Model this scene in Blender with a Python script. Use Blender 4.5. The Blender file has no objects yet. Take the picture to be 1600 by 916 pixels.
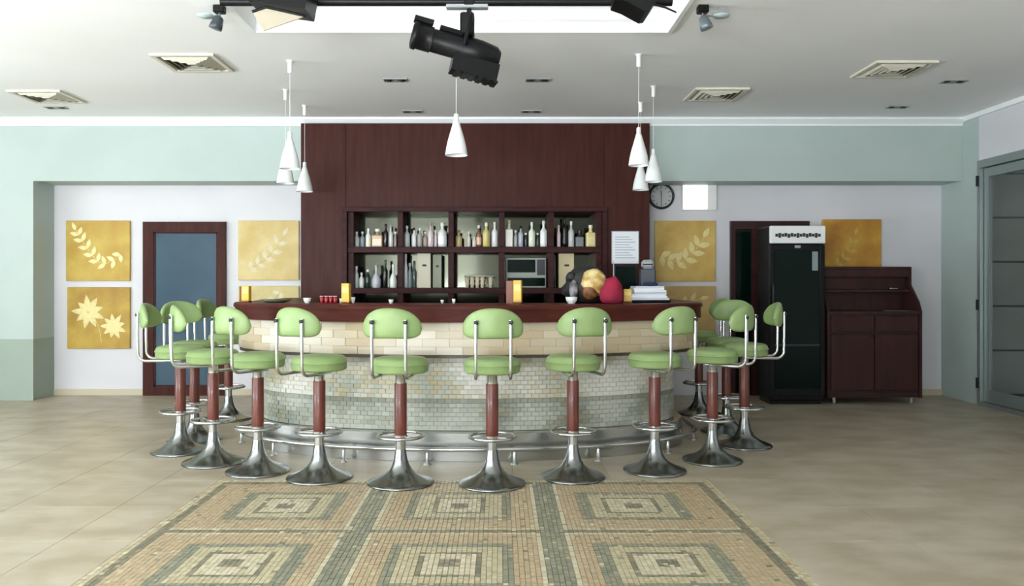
import bpy, math, random
from mathutils import Vector, Matrix
random.seed(7)
S = bpy.context.scene
COL = S.collection
PI = math.pi
R = math.radians

# ------------------------------------------------------------------ camera
F, VX, VY, H = 1250.0, 780.0, 440.0, 1.30          # focal length in px, vanishing point, eye height
cam = bpy.data.cameras.new('camera'); cam.sensor_width = 36; cam.lens = F / 1600 * 36
cam.shift_x = (800 - VX) / 1600; cam.shift_y = -(458 - VY) / 1600
cam.clip_start = 0.05; cam.clip_end = 100
co = bpy.data.objects.new('camera', cam); COL.objects.link(co)
co.location = (0, 0, H); co.rotation_euler = (PI / 2, 0, 0)
S.camera = co
# ------------------------------------------------------------------ world, daylight, exposure
W = bpy.data.worlds.new('sky'); S.world = W; W.use_nodes = True
bg = W.node_tree.nodes['Background']
bg.inputs[0].default_value = (0.80, 0.90, 1.0, 1); bg.inputs[1].default_value = 1.2
S.view_settings.view_transform = 'Standard'; S.view_settings.look = 'None'
S.view_settings.gamma = 1; S.view_settings.use_curve_mapping = False
S.view_settings.exposure = -0.45

def area(name, loc, rot, sx, sy, power, col):
    l = bpy.data.lights.new(name, 'AREA'); l.shape = 'RECTANGLE'; l.size = sx; l.size_y = sy
    l.energy = power; l.color = col
    o = bpy.data.objects.new(name, l); COL.objects.link(o); o.location = loc; o.rotation_euler = rot
    return o
XL, XR, YB, YF, CEIL = -9.4, 5.055, -3.6, 8.74, 3.083   # left wall, right wall, wall behind, wall behind the bar, ceiling
# daylight coming in through the windows of the left wall and of the wall behind, plus added uplights
for i in range(3):
    area('window_daylight', (XL - .12, -1.5 + i * 2.55, 1.62), (0, -PI / 2, 0), 2.6, 2.2, 45, (0.88, 0.95, 1.0))
    area('added_uplight', (XL - .75, -1.5 + i * 2.55, .35), (0, -R(128), 0), 1.3, 2.2, 530, (0.83, 0.93, 1.0)).data.spread = R(115)  # unseen upward lamp added to brighten the ceiling
for i in range(2):
    area('window_daylight_rear', (-5.4 + i * 3.6, YB - .12, 1.75), (PI / 2, 0, 0), 2.4, 1.9, 120, (0.95, 0.97, 1.0))
    area('added_uplight_rear', (-5.4 + i * 3.6, YB - .75, .5), (R(122), 0, 0), 2.4, 1.2, 1180, (0.87, 0.95, 1.0)).data.spread = R(115)  # rear upward lamp, likewise added for a brighter ceiling

# ------------------------------------------------------------------ materials
def lin(c):
    c = c / 255
    return c / 12.92 if c <= .04045 else ((c + .055) / 1.055) ** 2.4
def rgb(c): return (lin(c[0]), lin(c[1]), lin(c[2]), 1)
MATS = {}
def mat(name, c, rough=.5, metal=0, c2=None, scale=5, stretch=(1, 1, 1), detail=4, bump=0, world=False, spread=(.35, .65),
        rnd=0, emit=0, trans=0, alpha=1, coat=0, attr=False, ior=1.45):
    if name in MATS: return MATS[name]
    m = bpy.data.materials.new(name); m.use_nodes = True
    nt = m.node_tree; N = nt.nodes; L = nt.links
    b = N['Principled BSDF']
    b.inputs['Roughness'].default_value = rough; b.inputs['Metallic'].default_value = metal
    b.inputs['IOR'].default_value = ior
    b.inputs['Transmission Weight'].default_value = trans; b.inputs['Alpha'].default_value = alpha
    b.inputs['Coat Weight'].default_value = coat; b.inputs['Coat Roughness'].default_value = .12
    b.inputs['Base Color'].default_value = rgb(c)
    out = None
    if attr:
        a = N.new('ShaderNodeAttribute'); a.attribute_name = 'Col'; out = a.outputs['Color']
    if c2 is not None or bump:
        if world:
            g = N.new('ShaderNodeNewGeometry'); src = g.outputs['Position']
        else:
            g = N.new('ShaderNodeTexCoord'); src = g.outputs['Object']
        mp = N.new('ShaderNodeMapping'); mp.inputs['Scale'].default_value = stretch
        L.new(src, mp.inputs['Vector'])
        n = N.new('ShaderNodeTexNoise'); n.inputs['Scale'].default_value = scale; n.inputs['Detail'].default_value = detail
        L.new(mp.outputs[0], n.inputs['Vector'])
        if c2 is not None:
            r = N.new('ShaderNodeValToRGB'); r.color_ramp.elements[0].position = spread[0]; r.color_ramp.elements[1].position = spread[1]
            r.color_ramp.elements[0].color = rgb(c); r.color_ramp.elements[1].color = rgb(c2)
            L.new(n.outputs['Fac'], r.inputs['Fac'])
            if out is None: out = r.outputs['Color']
            else:
                mx = N.new('ShaderNodeMix'); mx.data_type = 'RGBA'; mx.blend_type = 'MULTIPLY'; mx.inputs[0].default_value = 1
                L.new(out, mx.inputs[6]); L.new(r.outputs['Color'], mx.inputs[7]); out = mx.outputs[2]
        if bump:
            bn = N.new('ShaderNodeBump'); bn.inputs['Strength'].default_value = bump; bn.inputs['Distance'].default_value = .01
            L.new(n.outputs['Fac'], bn.inputs['Height']); L.new(bn.outputs[0], b.inputs['Normal'])
    if rnd and out is not None:
        oi = N.new('ShaderNodeObjectInfo'); mr = N.new('ShaderNodeMapRange')
        mr.inputs[3].default_value = 1 - rnd; mr.inputs[4].default_value = 1 + rnd
        L.new(oi.outputs['Random'], mr.inputs[0])
        hs = N.new('ShaderNodeHueSaturation'); L.new(mr.outputs[0], hs.inputs['Value']); L.new(out, hs.inputs['Color']); out = hs.outputs['Color']
    if out is not None: L.new(out, b.inputs['Base Color'])
    if emit:
        b.inputs['Emission Color'].default_value = rgb(c); b.inputs['Emission Strength'].default_value = emit
    MATS[name] = m
    return m

MINT = mat('mint paint', (180, 193, 188), .55, c2=(173, 187, 181), scale=1.2, world=True)
LOWBAND = mat('lower band tone', (152, 165, 152), .5, c2=(145, 159, 145), scale=1.5, world=True)
WHITE = mat('white wall paint', (220, 219, 222), .6, c2=(211, 210, 213), scale=1.0, world=True)
CEILM = mat('ceiling paint', (248, 248, 248), .7, c2=(243, 243, 242), scale=.7, world=True)
TRIMM = mat('trim paint', (240, 242, 242), .5)
FLOORM = mat('beige floor tile', (182, 172, 151), .4, c2=(162, 149, 125), scale=2.6, world=True, rnd=.03, bump=.05, detail=12, stretch=(1, 1.6, 1), spread=(.38, .62))
GROUT = mat('floor grout', (150, 139, 117), .8)
MOSAIC = mat('mosaic tesserae', (255, 255, 255), .42, attr=True)
STONE = mat('stone tiles', (255, 255, 255), .35, attr=True)
JOINT = mat('tile joint', (150, 146, 130), .85)
WOOD = mat('dark mahogany', (72, 40, 34), .4, c2=(60, 31, 27), scale=3, stretch=(6, 6, .6), ior=1.18)
WOODB = mat('counter wood', (84, 40, 33), .42, c2=(68, 31, 26), scale=4, stretch=(1, 1, 6), ior=1.18)
WOODK = mat('cabinet wood', (62, 35, 33), .4, c2=(48, 27, 26), scale=3, stretch=(5, 5, .7), ior=1.3)
WOODD = mat('dark shelf wood', (64, 33, 32), .45, c2=(50, 25, 25), scale=4, stretch=(.8, 5, 5), ior=1.2)
SLEEVE = mat('brown column wood', (106, 51, 38), .4, c2=(86, 39, 29), scale=8, stretch=(4, 4, .5), coat=.2)
CHROME = mat('chrome', (206, 208, 208), .16, 1)
BRUSH = mat('brushed base metal', (138, 141, 139), .22, 1)
STEEL = mat('stainless kick plate', (190, 192, 190), .22, 1)
GREEN = mat('green vinyl', (142, 165, 110), .42, c2=(133, 156, 99), scale=7, bump=.04)
BLACK = mat('black metal', (10, 10, 11), .4, c2=(17, 17, 18), scale=12, ior=1.3)
BLACKG = mat('black gloss', (8, 10, 10), .1)
DARKGLASS = mat('dark green glass', (5, 22, 17), .12, ior=1.22)
MIRROR = mat('smoked mirror', (72, 74, 64), .08, 1)
GREY = mat('grey plastic', (150, 154, 154), .5)
GREYD = mat('dark grey plastic', (44, 48, 52), .45)
WHITEP = mat('white plastic', (236, 236, 234), .4)
SHADE = mat('white lamp glass', (240, 242, 240), .3)
ALU = mat('grey aluminium', (150, 160, 158), .35, .6)
PAPER = mat('paper', (238, 240, 244), .8)
INK = mat('grey ink', (150, 156, 166), .8)
INKD = mat('dark ink', (50, 54, 52), .7)

# ------------------------------------------------------------------ mesh helpers
class MB:
    def __init__(s): s.v = []; s.f = []; s.sm = []; s.c = []
    def add(s, vs, fs, smooth=False, col=None):
        o = len(s.v); s.v += [tuple(v) for v in vs]
        for f in fs: s.f.append(tuple(i + o for i in f)); s.sm.append(smooth); s.c.append(col)
        return s
    def box(s, x0, x1, y0, y1, z0, z1, col=None):
        vs = [(x, y, z) for z in (z0, z1) for y in (y0, y1) for x in (x0, x1)]
        return s.add(vs, [(0, 2, 3, 1), (4, 5, 7, 6), (0, 1, 5, 4), (2, 6, 7, 3), (0, 4, 6, 2), (1, 3, 7, 5)], False, col)
    def obox(s, c, ax, ay, az, hx, hy, hz, col=None):
        c = Vector(c); ax, ay, az = Vector(ax).normalized() * hx, Vector(ay).normalized() * hy, Vector(az).normalized() * hz
        vs = [c + ax * i + ay * j + az * k for k in (-1, 1) for j in (-1, 1) for i in (-1, 1)]
        return s.add(vs, [(0, 2, 3, 1), (4, 5, 7, 6), (0, 1, 5, 4), (2, 6, 7, 3), (0, 4, 6, 2), (1, 3, 7, 5)], False, col)
    def bbox(s, x0, x1, y0, y1, z0, z1, b=.006):            # box with chamfered edges
        vs = []; idx = {}
        for i, x in enumerate((x0, x1)):
            for j, y in enumerate((y0, y1)):
                for k, z in enumerate((z0, z1)):
                    ix, iy, iz = (b if i == 0 else -b), (b if j == 0 else -b), (b if k == 0 else -b)
                    for a, p in enumerate(((x, y + iy, z + iz), (x + ix, y, z + iz), (x + ix, y + iy, z))):
                        idx[i, j, k, a] = len(vs); vs.append(p)
        fs = []
        for i in (0, 1): fs.append([idx[i, j, k, 0] for j, k in ((0, 0), (1, 0), (1, 1), (0, 1))])
        for j in (0, 1): fs.append([idx[i, j, k, 1] for i, k in ((0, 0), (1, 0), (1, 1), (0, 1))])
        for k in (0, 1): fs.append([idx[i, j, k, 2] for i, j in ((0, 0), (1, 0), (1, 1), (0, 1))])
        for j in (0, 1):
            for k in (0, 1): fs.append([idx[0, j, k, 1], idx[1, j, k, 1], idx[1, j, k, 2], idx[0, j, k, 2]])
        for i in (0, 1):
            for k in (0, 1): fs.append([idx[i, 0, k, 0], idx[i, 1, k, 0], idx[i, 1, k, 2], idx[i, 0, k, 2]])
        for i in (0, 1):
            for j in (0, 1): fs.append([idx[i, j, 0, 0], idx[i, j, 1, 0], idx[i, j, 1, 1], idx[i, j, 0, 1]])
        for i in (0, 1):
            for j in (0, 1):
                for k in (0, 1): fs.append([idx[i, j, k, 0], idx[i, j, k, 1], idx[i, j, k, 2]])
        return s.add(vs, fs)
    def lathe(s, prof, n=24, c=(0, 0, 0), M=None, smooth=True, cap=True):   # prof: list of (radius, height)
        vs = []; fs = []
        M = M or Matrix.Identity(3)
        for r, h in prof:
            for i in range(n):
                a = 2 * PI * i / n
                vs.append(M @ Vector((r * math.cos(a), r * math.sin(a), h)) + Vector(c))
        m = len(prof)
        for j in range(m - 1):
            for i in range(n):
                k = (i + 1) % n
                fs.append((j * n + i, j * n + k, (j + 1) * n + k, (j + 1) * n + i))
        s.add(vs, fs, smooth)
        if cap:
            s.add(vs[:n], [tuple(range(n))[::-1]]); s.add(vs[-n:], [tuple(range(n))])
        return s
    def tube(s, pts, r, n=10, closed=False):
        P = [Vector(p) for p in pts]; m = len(P); vs = []; fs = []
        ref = None
        for i in range(m):
            if closed: t = P[(i + 1) % m] - P[i - 1]
            else: t = P[min(i + 1, m - 1)] - P[max(i - 1, 0)]
            t.normalize()
            if ref is None: ref = Vector((0, 0, 1)) if abs(t.z) < .9 else Vector((1, 0, 0))
            u = (ref - t * ref.dot(t)).normalized(); w = t.cross(u); ref = u
            for k in range(n):
                a = 2 * PI * k / n; vs.append(P[i] + (u * math.cos(a) + w * math.sin(a)) * r)
        for i in range(m if closed else m - 1):
            j = (i + 1) % m
            for k in range(n):
                l = (k + 1) % n; fs.append((i * n + k, i * n + l, j * n + l, j * n + k))
        s.add(vs, fs, True)
        if not closed:
            s.add(vs[:n], [tuple(range(n))[::-1]]); s.add(vs[-n:], [tuple(range(n))])
        return s
    def prism(s, poly, y0, y1):                               # polygon in x,z extruded along y
        n = len(poly)
        vs = [(x, y0, z) for x, z in poly] + [(x, y1, z) for x, z in poly]
        fs = [tuple(range(n)), tuple(range(2 * n - 1, n - 1, -1))] + [(i, i + n, (i + 1) % n + n, (i + 1) % n) for i in range(n)]
        return s.add(vs, fs)
    def prismx(s, poly, x0, x1):                              # polygon in y,z extruded along x
        n = len(poly)
        vs = [(x0, y, z) for y, z in poly] + [(x1, y, z) for y, z in poly]
        fs = [tuple(range(n))[::-1], tuple(range(n, 2 * n))] + [(i, (i + 1) % n, (i + 1) % n + n, i + n) for i in range(n)]
        return s.add(vs, fs)
    def mesh(s, name, m):
        me = bpy.data.meshes.new(name); me.from_pydata(s.v, [], s.f); me.validate(); 
        me.polygons.foreach_set('use_smooth', s.sm[:len(me.polygons)])
        if any(c is not None for c in s.c):
            at = me.color_attributes.new('Col', 'FLOAT_COLOR', 'CORNER'); buf = []
            for f, c in zip(s.f, s.c):
                buf += list(c or (1, 1, 1, 1)) * len(f)
            at.data.foreach_set('color', buf)
        me.materials.append(m); me.update()
        return me
    def build(s, name, m, parent=None, loc=None):
        o = bpy.data.objects.new(name, s.mesh(name, m)); COL.objects.link(o)
        if loc: o.location = loc
        if parent: o.parent = parent
        return o
def thing(name, label, cat, loc=(0, 0, 0), rz=0, group=None):
    o = bpy.data.objects.new(name, None); COL.objects.link(o); o.empty_display_size = .1
    o.location = loc; o.rotation_euler = (0, 0, rz)
    return tag(o, label, cat, group)
def tag(o, label, cat, group=None):
    o['label'] = label; o['category'] = cat
    if group: o['group'] = group
    return o
def struct(o, label=None, cat=None):
    o['kind'] = 'structure'
    if label: o['label'] = label
    if cat: o['category'] = cat
    return o
def dup(o, parent=None):
    c = o.copy(); COL.objects.link(c)
    if parent: c.parent = parent
    for ch in list(o.children): dup(ch, c)
    return c
def share(o, name, parent, loc):                              # another piece that shares o's mesh
    c = bpy.data.objects.new(name, o.data); COL.objects.link(c); c.parent = parent; c.location = loc
    return c
def px(x, Y): return (x - VX) * Y / F
def pz(y, Y): return H + (VY - y) * Y / F
def jit(c, a=.06):
    k = 1 + random.uniform(-a, a); return (lin(c[0]) * k, lin(c[1]) * k, lin(c[2]) * k, 1)

# ------------------------------------------------------------------ floor
floor = struct(MB().box(XL, XR + 1.6, YB, 9.3, -.2, -.012).build('floor', GROUT), 'beige tiled floor with a mosaic carpet before the bar', 'floor')
MX0, MX1, MY0, MY1 = -1.83, 1.37, 2.16, 5.23
xs = [MX0]; x = -2.2
while x > XL: xs.append(x); x -= .61
xs = sorted(xs + [XL]) + [-1.19, -.55, .09, .73, MX1]
x = 2.06
while x < XR + .4: xs.append(x); x += .61
xs.append(XR + .5)
ys = [MY1 + i * .614 for i in range(-14, 8) if YB < MY1 + i * .614 < 9.25]
ys = [YB] + ys + [9.25]; meshes = {}; rest = MB()
for i in range(len(xs) - 1):
    for j in range(len(ys) - 1):
        x0, x1, y0, y1 = xs[i], xs[i + 1], ys[j], ys[j + 1]
        cx, cy = (x0 + x1) / 2, (y0 + y1) / 2
        if MX0 < cx < MX1 and MY0 < cy < MY1: continue
        hx, hy = (x1 - x0) / 2 - .0009, (y1 - y0) / 2 - .0009
        if cy > 3.1 and abs(cx + .1) < 5.4:
            k = (round(hx, 3), round(hy, 3))
            if k not in meshes:
                meshes[k] = MB().bbox(-hx, hx, -hy, hy, -.012, 0, .0008).mesh('floor_tile', FLOORM)
            o = bpy.data.objects.new('floor_tile', meshes[k]); COL.objects.link(o); o.location = (cx, cy, 0); o.parent = floor
        else: rest.box(cx - hx, cx + hx, cy - hy, cy + hy, -.012, 0)
o = rest.build('floor_tile_field', FLOORM, floor); o['kind'] = 'stuff'
# mosaic carpet
mo = MB(); t = .0246
nx = int((MX1 - MX0) / t); ny = int((MY1 - MY0) / t); tx = (MX1 - MX0) / nx; ty = (MY1 - MY0) / ny
PAL = {'dark': [(122, 116, 94), (112, 110, 92), (134, 126, 104)], 'cream': [(196, 186, 158), (186, 177, 148), (204, 194, 168)],
       'beige': [(184, 173, 142), (176, 166, 135), (190, 180, 148)], 'green': [(132, 131, 110), (122, 124, 106), (144, 139, 118)],
       'peach': [(176, 158, 127), (170, 153, 122), (181, 163, 131), (175, 153, 123)]}
for i in range(nx):
    for j in range(ny):
        cx, cy = MX0 + (i + .5) * tx, MY0 + (j + .5) * ty
        a, b = (cx + 1.73) / 1.0, (cy - 2.24) / .963
        if 0 <= a < 3 and 0 <= b < 3:
            u, v = a - int(a) - .5, b - int(b) - .5
            m = max(abs(u), abs(v))
            k = ('dark' if m < .052 else 'cream' if m < .135 else 'dark' if m < .158 else 'beige' if m < .235 else 'green' if m < .30 else 'peach')
            eu = u * (1 if (u > 0 and int(a) < 2) or (u < 0 and int(a) > 0) else 0); ev = v * (1 if (v > 0 and int(b) < 2) or (v < 0 and int(b) > 0) else 0)
            if abs(eu) > .44: k = 'green'
            elif abs(ev) > .465: k = 'dark'
            elif abs(eu) > .415 or abs(ev) > .44: k = 'cream'
        else:
            m = max(-a, a - 3, -b, b - 3)
            k = 'dark' if m < .045 else random.choice(['cream', 'beige', 'beige', 'peach'])
        if random.random() < .05: k = random.choice(list(PAL))
        c = jit(random.choice(PAL[k]), .07)
        hx, hy, z = tx / 2 - .0012, ty / 2 - .0012, random.uniform(-.0012, .0008)
        vs = [(cx - hx, cy - hy, -.012), (cx + hx, cy - hy, -.012), (cx + hx, cy + hy, -.012), (cx - hx, cy + hy, -.012),
              (cx - hx, cy - hy, z), (cx + hx, cy - hy, z), (cx + hx, cy + hy, z), (cx - hx, cy + hy, z)]
        mo.add(vs, [(4, 5, 6, 7), (0, 1, 5, 4), (1, 2, 6, 5), (2, 3, 7, 6), (3, 0, 4, 7)], False, c)
o = mo.build('mosaic_carpet', MOSAIC, floor); o['kind'] = 'stuff'; o['label'] = 'mosaic carpet of nested squares in peach, cream and grey green'

# ------------------------------------------------------------------ ceiling with coffer
CX0, CX1, CY0, CY1, CT = -1.73, 1.20, 1.3, 5.69, CEIL + .15
m = MB()
for b in ((XL, CX0, YB, 9.3), (CX1, XR + .1, YB, 9.3), (CX0, CX1, YB, CY0), (CX0, CX1, CY1, 9.3)):
    m.box(b[0], b[1], b[2], b[3], CEIL, CEIL + .2)
m.box(CX0, CX1, CY0, CY1, CT, CEIL + .2)
ceiling = struct(m.build('ceiling', CEILM), 'white ceiling with a shallow rectangular recess', 'ceiling')
lip = MB()
for b in ((CX0 - .03, CX1 + .03, CY1, CY1 + .03), (CX0 - .03, CX0, CY0, CY1), (CX1, CX1 + .03, CY0, CY1)):
    lip.box(b[0], b[1], b[2], b[3], CEIL - .012, CEIL)
lip.build('recess_lip', TRIMM, ceiling)

# ------------------------------------------------------------------ walls
YR = 9.15; HZ = 2.398; RX0 = -5.09
wb = struct(MB().box(RX0 - .3, XR + .1, YR, YR + .15, 0, CEIL).build('wall_back', WHITE), 'white recessed wall behind the paintings', 'wall')
struct(MB().box(XL, XR + .1, YF, YR, HZ, CEIL).build('wall_back_header', MINT), 'mint header above the recess beside the back bar', 'wall')
wp = struct(MB().box(XL, RX0, YF, YR + .15, .67, HZ).build('wall_back_pier', MINT), 'mint pier with darker lower band beside the recess', 'wall')
MB().box(XL, RX0, YF, YR + .15, 0, .67).build('lower_band', LOWBAND, wp)  # lower part of the pier, darker than the part above
struct(MB().box(XR, XR + .12, YF, YR, 0, HZ).build('wall_back_return', MINT), 'mint return of the recess near the glazed door', 'wall')
# right wall with the glazed door opening
DY0, DY1, DZ = 5.7, 8.43, 2.57
wr = struct(MB().box(XR, XR + .12, DY1, YF, 0, CEIL).build('wall_right', MINT), 'right wall around the grey glazed door', 'wall')
MB().box(XR, XR + .12, YB, DY1, DZ, CEIL).build('header', WHITE, wr)
MB().box(XR, XR + .12, YB, DY0, 0, DZ).build('pier', WHITE, wr)
struct(MB().box(XR + 1.5, XR + 1.6, 4.5, 9.3, 0, CEIL).build('wall_beyond', mat('grey store wall', (128, 134, 130), .6)), 'grey wall seen through the glazed door', 'wall')
struct(MB().box(XR + .12, XR + 1.6, 4.5, 9.3, CEIL - .2, CEIL).build('ceiling_beyond', GREY), 'ceiling beyond the glazed door', 'ceiling')
struct(MB().box(XR + .12, XR + 1.6, 9.2, 9.3, 0, CEIL - .2).build('wall_beyond_end', GREY), 'end wall beyond the glazed door', 'wall')
# left wall with windows, wall behind with windows (out of the frame, they let the daylight in)
wl = MB(); wins = [(-1.5 + i * 2.55 - 1.1, -1.5 + i * 2.55 + 1.1) for i in range(3)]; prev = YB
for a, b in wins:
    wl.box(XL - .15, XL, prev, a, 0, CEIL); wl.box(XL - .15, XL, a, b, 0, .3); wl.box(XL - .15, XL, a, b, 2.95, CEIL); prev = b
wl.box(XL - .15, XL, prev, 9.3, 0, CEIL)
struct(wl.build('wall_left', WHITE), 'left wall with three tall windows', 'wall')
wn = MB(); prev = XL
for i in range(2):
    a, b = -5.4 + i * 3.6 - 1.2, -5.4 + i * 3.6 + 1.2
    wn.box(prev, a, YB - .15, YB, 0, CEIL); wn.box(a, b, YB - .15, YB, 0, .8); wn.box(a, b, YB - .15, YB, 2.7, CEIL); prev = b
wn.box(prev, XR + .1, YB - .15, YB, 0, CEIL)
struct(wn.build('wall_rear', WHITE), 'wall behind the viewer with two windows', 'wall')
for i, (a, b) in enumerate(wins):
    w = MB()
    for yy in (a, (a + b) / 2 - .025, b - .05): w.box(XL - .08, XL - .02, yy, yy + .05, .3, 2.95)
    for zz in (.3, 2.9): w.box(XL - .08, XL - .02, a, b, zz, zz + .05)
    struct(w.build('window_%d' % (i + 1), TRIMM), 'white window frame in the left wall', 'window')
# cornice
struct(MB().prismx([(YF, CEIL), (YF - .075, CEIL), (YF - .07, CEIL - .02), (YF - .02, CEIL - .065), (YF - .015, CEIL - .085), (YF, CEIL - .085)], XL, XR).build('trim_1', TRIMM), 'white cornice above the bar wall', 'cornice')
struct(MB().box(XR - .03, XR, YB, YF - .075, CEIL - .05, CEIL).build('trim_2', TRIMM), 'white cornice along the right wall', 'cornice')
SKIRT = mat('beige skirting', (196, 186, 160), .5)
for k, (a, b) in enumerate(((RX0, -4.06), (-3.11, -2.14), (4.56, XR))):
    struct(MB().box(a, b, YR - .012, YR, 0, .07).build('baseboard_back' if k == 0 else 'baseboard_back.%03d' % k, SKIRT), 'low beige skirting at the recessed wall', 'skirting')
# soffit edge strip lamps: small brackets under the header
# ------------------------------------------------------------------ left glass door
Y = YR
dx0, dx1, dz = px(226, Y), px(354, Y), pz(347, Y)
d = struct(MB().box(dx0, dx0 + .12, Y - .05, Y, 0, dz).box(dx1 - .085, dx1, Y - .05, Y, 0, dz).box(dx0 + .12, dx1 - .085, Y - .05, Y, dz - .115, dz)
           .box(dx0 + .12, dx1 - .085, Y - .05, Y, 0, .10).build('door_1', WOOD), 'dark wood door with a tall blue grey glass pane', 'door')
MB().box(dx0 + .12, dx1 - .085, Y - .03, Y - .012, .10, dz - .115).build('pane', mat('blue grey glass', (58, 80, 96), .12, c2=(70, 92, 104), scale=1.5, ior=1.3), d)
b = MB()
gx0, gx1 = dx0 + .12, dx1 - .085
for (a0, a1, c0, c1) in ((gx0, gx0 + .02, .1, dz - .115), (gx1 - .02, gx1, .1, dz - .115), (gx0, gx1, dz - .135, dz - .115), (gx0, gx1, .1, .12)):
    b.box(a0, a1, Y - .042, Y - .03, c0, c1)
b.build('glazing_bead', WOODD, d)
h = MB().tube([(dx0 + .06, Y - .05, .98), (dx0 + .06, Y - .10, .98), (dx0 + .17, Y - .10, .98)], .01); h.build('handle', BRUSH, d)
# ------------------------------------------------------------------ right wooden door behind the fridge
dx0, dx1, dz = px(1140, Y), px(1262, Y), pz(346, Y)
d = struct(MB().box(dx0, dx0 + .05, Y - .06, Y, 0, dz).box(dx1 - .05, dx1, Y - .06, Y, 0, dz).box(dx0 + .05, dx1 - .05, Y - .06, Y, dz - .09, dz).build('door_2', WOODK),
           'dark wooden door frame half hidden by the drinks fridge', 'door')
MB().box(dx0 + .24, dx1 - .05, Y - .045, Y, 0, dz - .09).build('door_leaf', WOODD, d)
MB().box(dx0 + .05, dx0 + .24, Y - .02, Y, .0, dz - .09).build('dark_pane', DARKGLASS, d)
# ------------------------------------------------------------------ right glazed door in the right wall
g = struct(MB().box(XR - .02, XR + .1, DY1 - .05, DY1, 0, DZ).box(XR - .02, XR + .1, DY0, DY0 + .05, 0, DZ).box(XR - .02, XR + .1, DY0 + .05, DY1 - .05, DZ - .08, DZ)
           .box(XR - .02, XR + .1, DY0 + .05, DY1 - .05, 0, .04).build('door_3', ALU), 'grey aluminium glazed double door in the right wall', 'door')
GLASS = mat('door glass', (150, 165, 160), .03, alpha=.10)
for k, (a, b) in enumerate(((DY0 + .06, 7.08), (7.10, DY1 - .06))):
    lf = MB().box(XR + .02, XR + .06, a, a + .075, .05, DZ - .09).box(XR + .02, XR + .06, b - .075, b, .05, DZ - .09) \
        .box(XR + .02, XR + .06, a + .075, b - .075, .05, .17).box(XR + .02, XR + .06, a + .075, b - .075, DZ - .18, DZ - .09).build('door_leaf', ALU, g)
    MB().box(XR + .035, XR + .045, a + .075, b - .075, .17, DZ - .18).build('pane', GLASS, lf)
for zz in (.18, 1.0, 2.3):
    MB().lathe([(.014, 0), (.014, .11)], 10, (XR - .03, DY1 - .02, zz)).build('hinge', BLACK, g)
# store shelving behind the glass
sh = thing('store_cupboard', 'grey cupboard with flat doors behind the right glazed door', 'cupboard', (XR + 1.0, 7.6, 0))
gm = mat('grey cupboard', (150, 154, 148), .5, c2=(140, 144, 138), scale=2); 
MB().box(0, .45, -1.6, 1.3, .05, 2.5).build('body', GREYD, sh)
MB().box(.04, .45, -1.55, 1.25, 0, .05).build('plinth', BLACK, sh)
for i in range(4):
    for j in range(5):
        dd = MB().bbox(-.02, 0, -1.58 + j * .515, -1.58 + j * .515 + .5, .08 + i * .605, .08 + i * .605 + .575, .004).build('door', gm, sh)
        MB().box(-.045, -.02, -1.58 + j * .515 + .42, -1.58 + j * .515 + .46, .3 + i * .605, .36 + i * .605).build('knob', BLACK, dd)

lk = thing('store_locker', 'grey panelled locker on the end wall behind the glazed door', 'locker', (XR + .6, 9.19, 0))
MB().box(-.46, .38, -.2, 0, .03, 2.52).build('body', GREYD, lk)
MB().box(-.44, .36, -.17, 0, 0, .03).build('plinth', BLACK, lk)
for i in range(5):
    dd = MB().bbox(-.45, .37, -.22, -.2, .04 + i * .497, .515 + i * .497, .004).build('door', gm, lk)
    MB().box(-.33, -.29, -.245, -.22, .28 + i * .497, .34 + i * .497).build('knob', BLACK, dd)

# ------------------------------------------------------------------ back bar
BX0, BX1, BY = px(470, 8.66), px(1015, 8.66), 8.66
OX0, OX1, OZ0, OZ1 = px(540, 8.66), px(944, 8.66), .95, pz(331, 8.66)
bb = thing('back_bar', 'tall dark mahogany back bar with mirrored bottle shelves', 'back bar', ((BX0 + BX1) / 2, BY, 0))
def bp(name, m, x0, x1, y0, y1, z0, z1, par=None, bev=.004):
    cx = (BX0 + BX1) / 2
    o = MB().bbox(x0 - cx, x1 - cx, y0 - BY, y1 - BY, z0, z1, bev).build(name, m, par or bb); return o
bp('side_panel', WOOD, BX0, OX0, BY, 9.12, 0, CEIL - .07)
bp('side_panel', WOOD, OX1, BX1, BY, 9.12, 0, CEIL - .07)
bp('head_panel', WOOD, OX0, OX1, BY, 9.12, OZ1, CEIL - .07)
bp('base_cabinet', WOODD, OX0, OX1, BY, 9.12, 0, OZ0)
bp('mirror_back', MIRROR, OX0, OX1, 9.06, 9.08, OZ0, OZ1, bev=.001)
fr = .035
bp('frame_moulding', WOODD, OX0 - fr, OX1 + fr, BY - .03, BY, OZ1, OZ1 + .05)
bp('frame_moulding', WOODD, OX0 - fr, OX0 + .02, BY - .03, BY, OZ0, OZ1)
bp('frame_moulding', WOODD, OX1 - .02, OX1 + fr, BY - .03, BY, OZ0, OZ1)
for s_ in (0, 1):
    x0 = OX0 + .02 if s_ == 0 else OX1 - .085
    bp('upright', WOODD, x0, x0 + .065, BY + .02, 9.06, OZ0, OZ1)
UZ, LZ = pz(386, 8.74), pz(450, 8.74)
bp('shelf', WOODD, OX0 + .02, OX1 - .02, BY + .005, 9.06, UZ - .065, UZ)
bp('shelf', WOODD, OX0 + .02, OX1 - .02, BY + .005, 9.06, LZ - .06, LZ)
divx = [626, 705, 784, 861]
for xx in divx:
    c = px(xx, 8.7)
    bp('divider', WOODD, c - .032, c + .032, BY + .012, 9.06, OZ0, LZ - .06)
    bp('divider', WOODD, c - .032, c + .032, BY + .012, 9.06, LZ, UZ - .065)
    bp('divider', WOODD, c - .03, c + .03, BY + .012, 9.06, UZ, OZ1)
GS = mat('glass shelf', (170, 190, 180), .05, alpha=.35)
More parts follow.
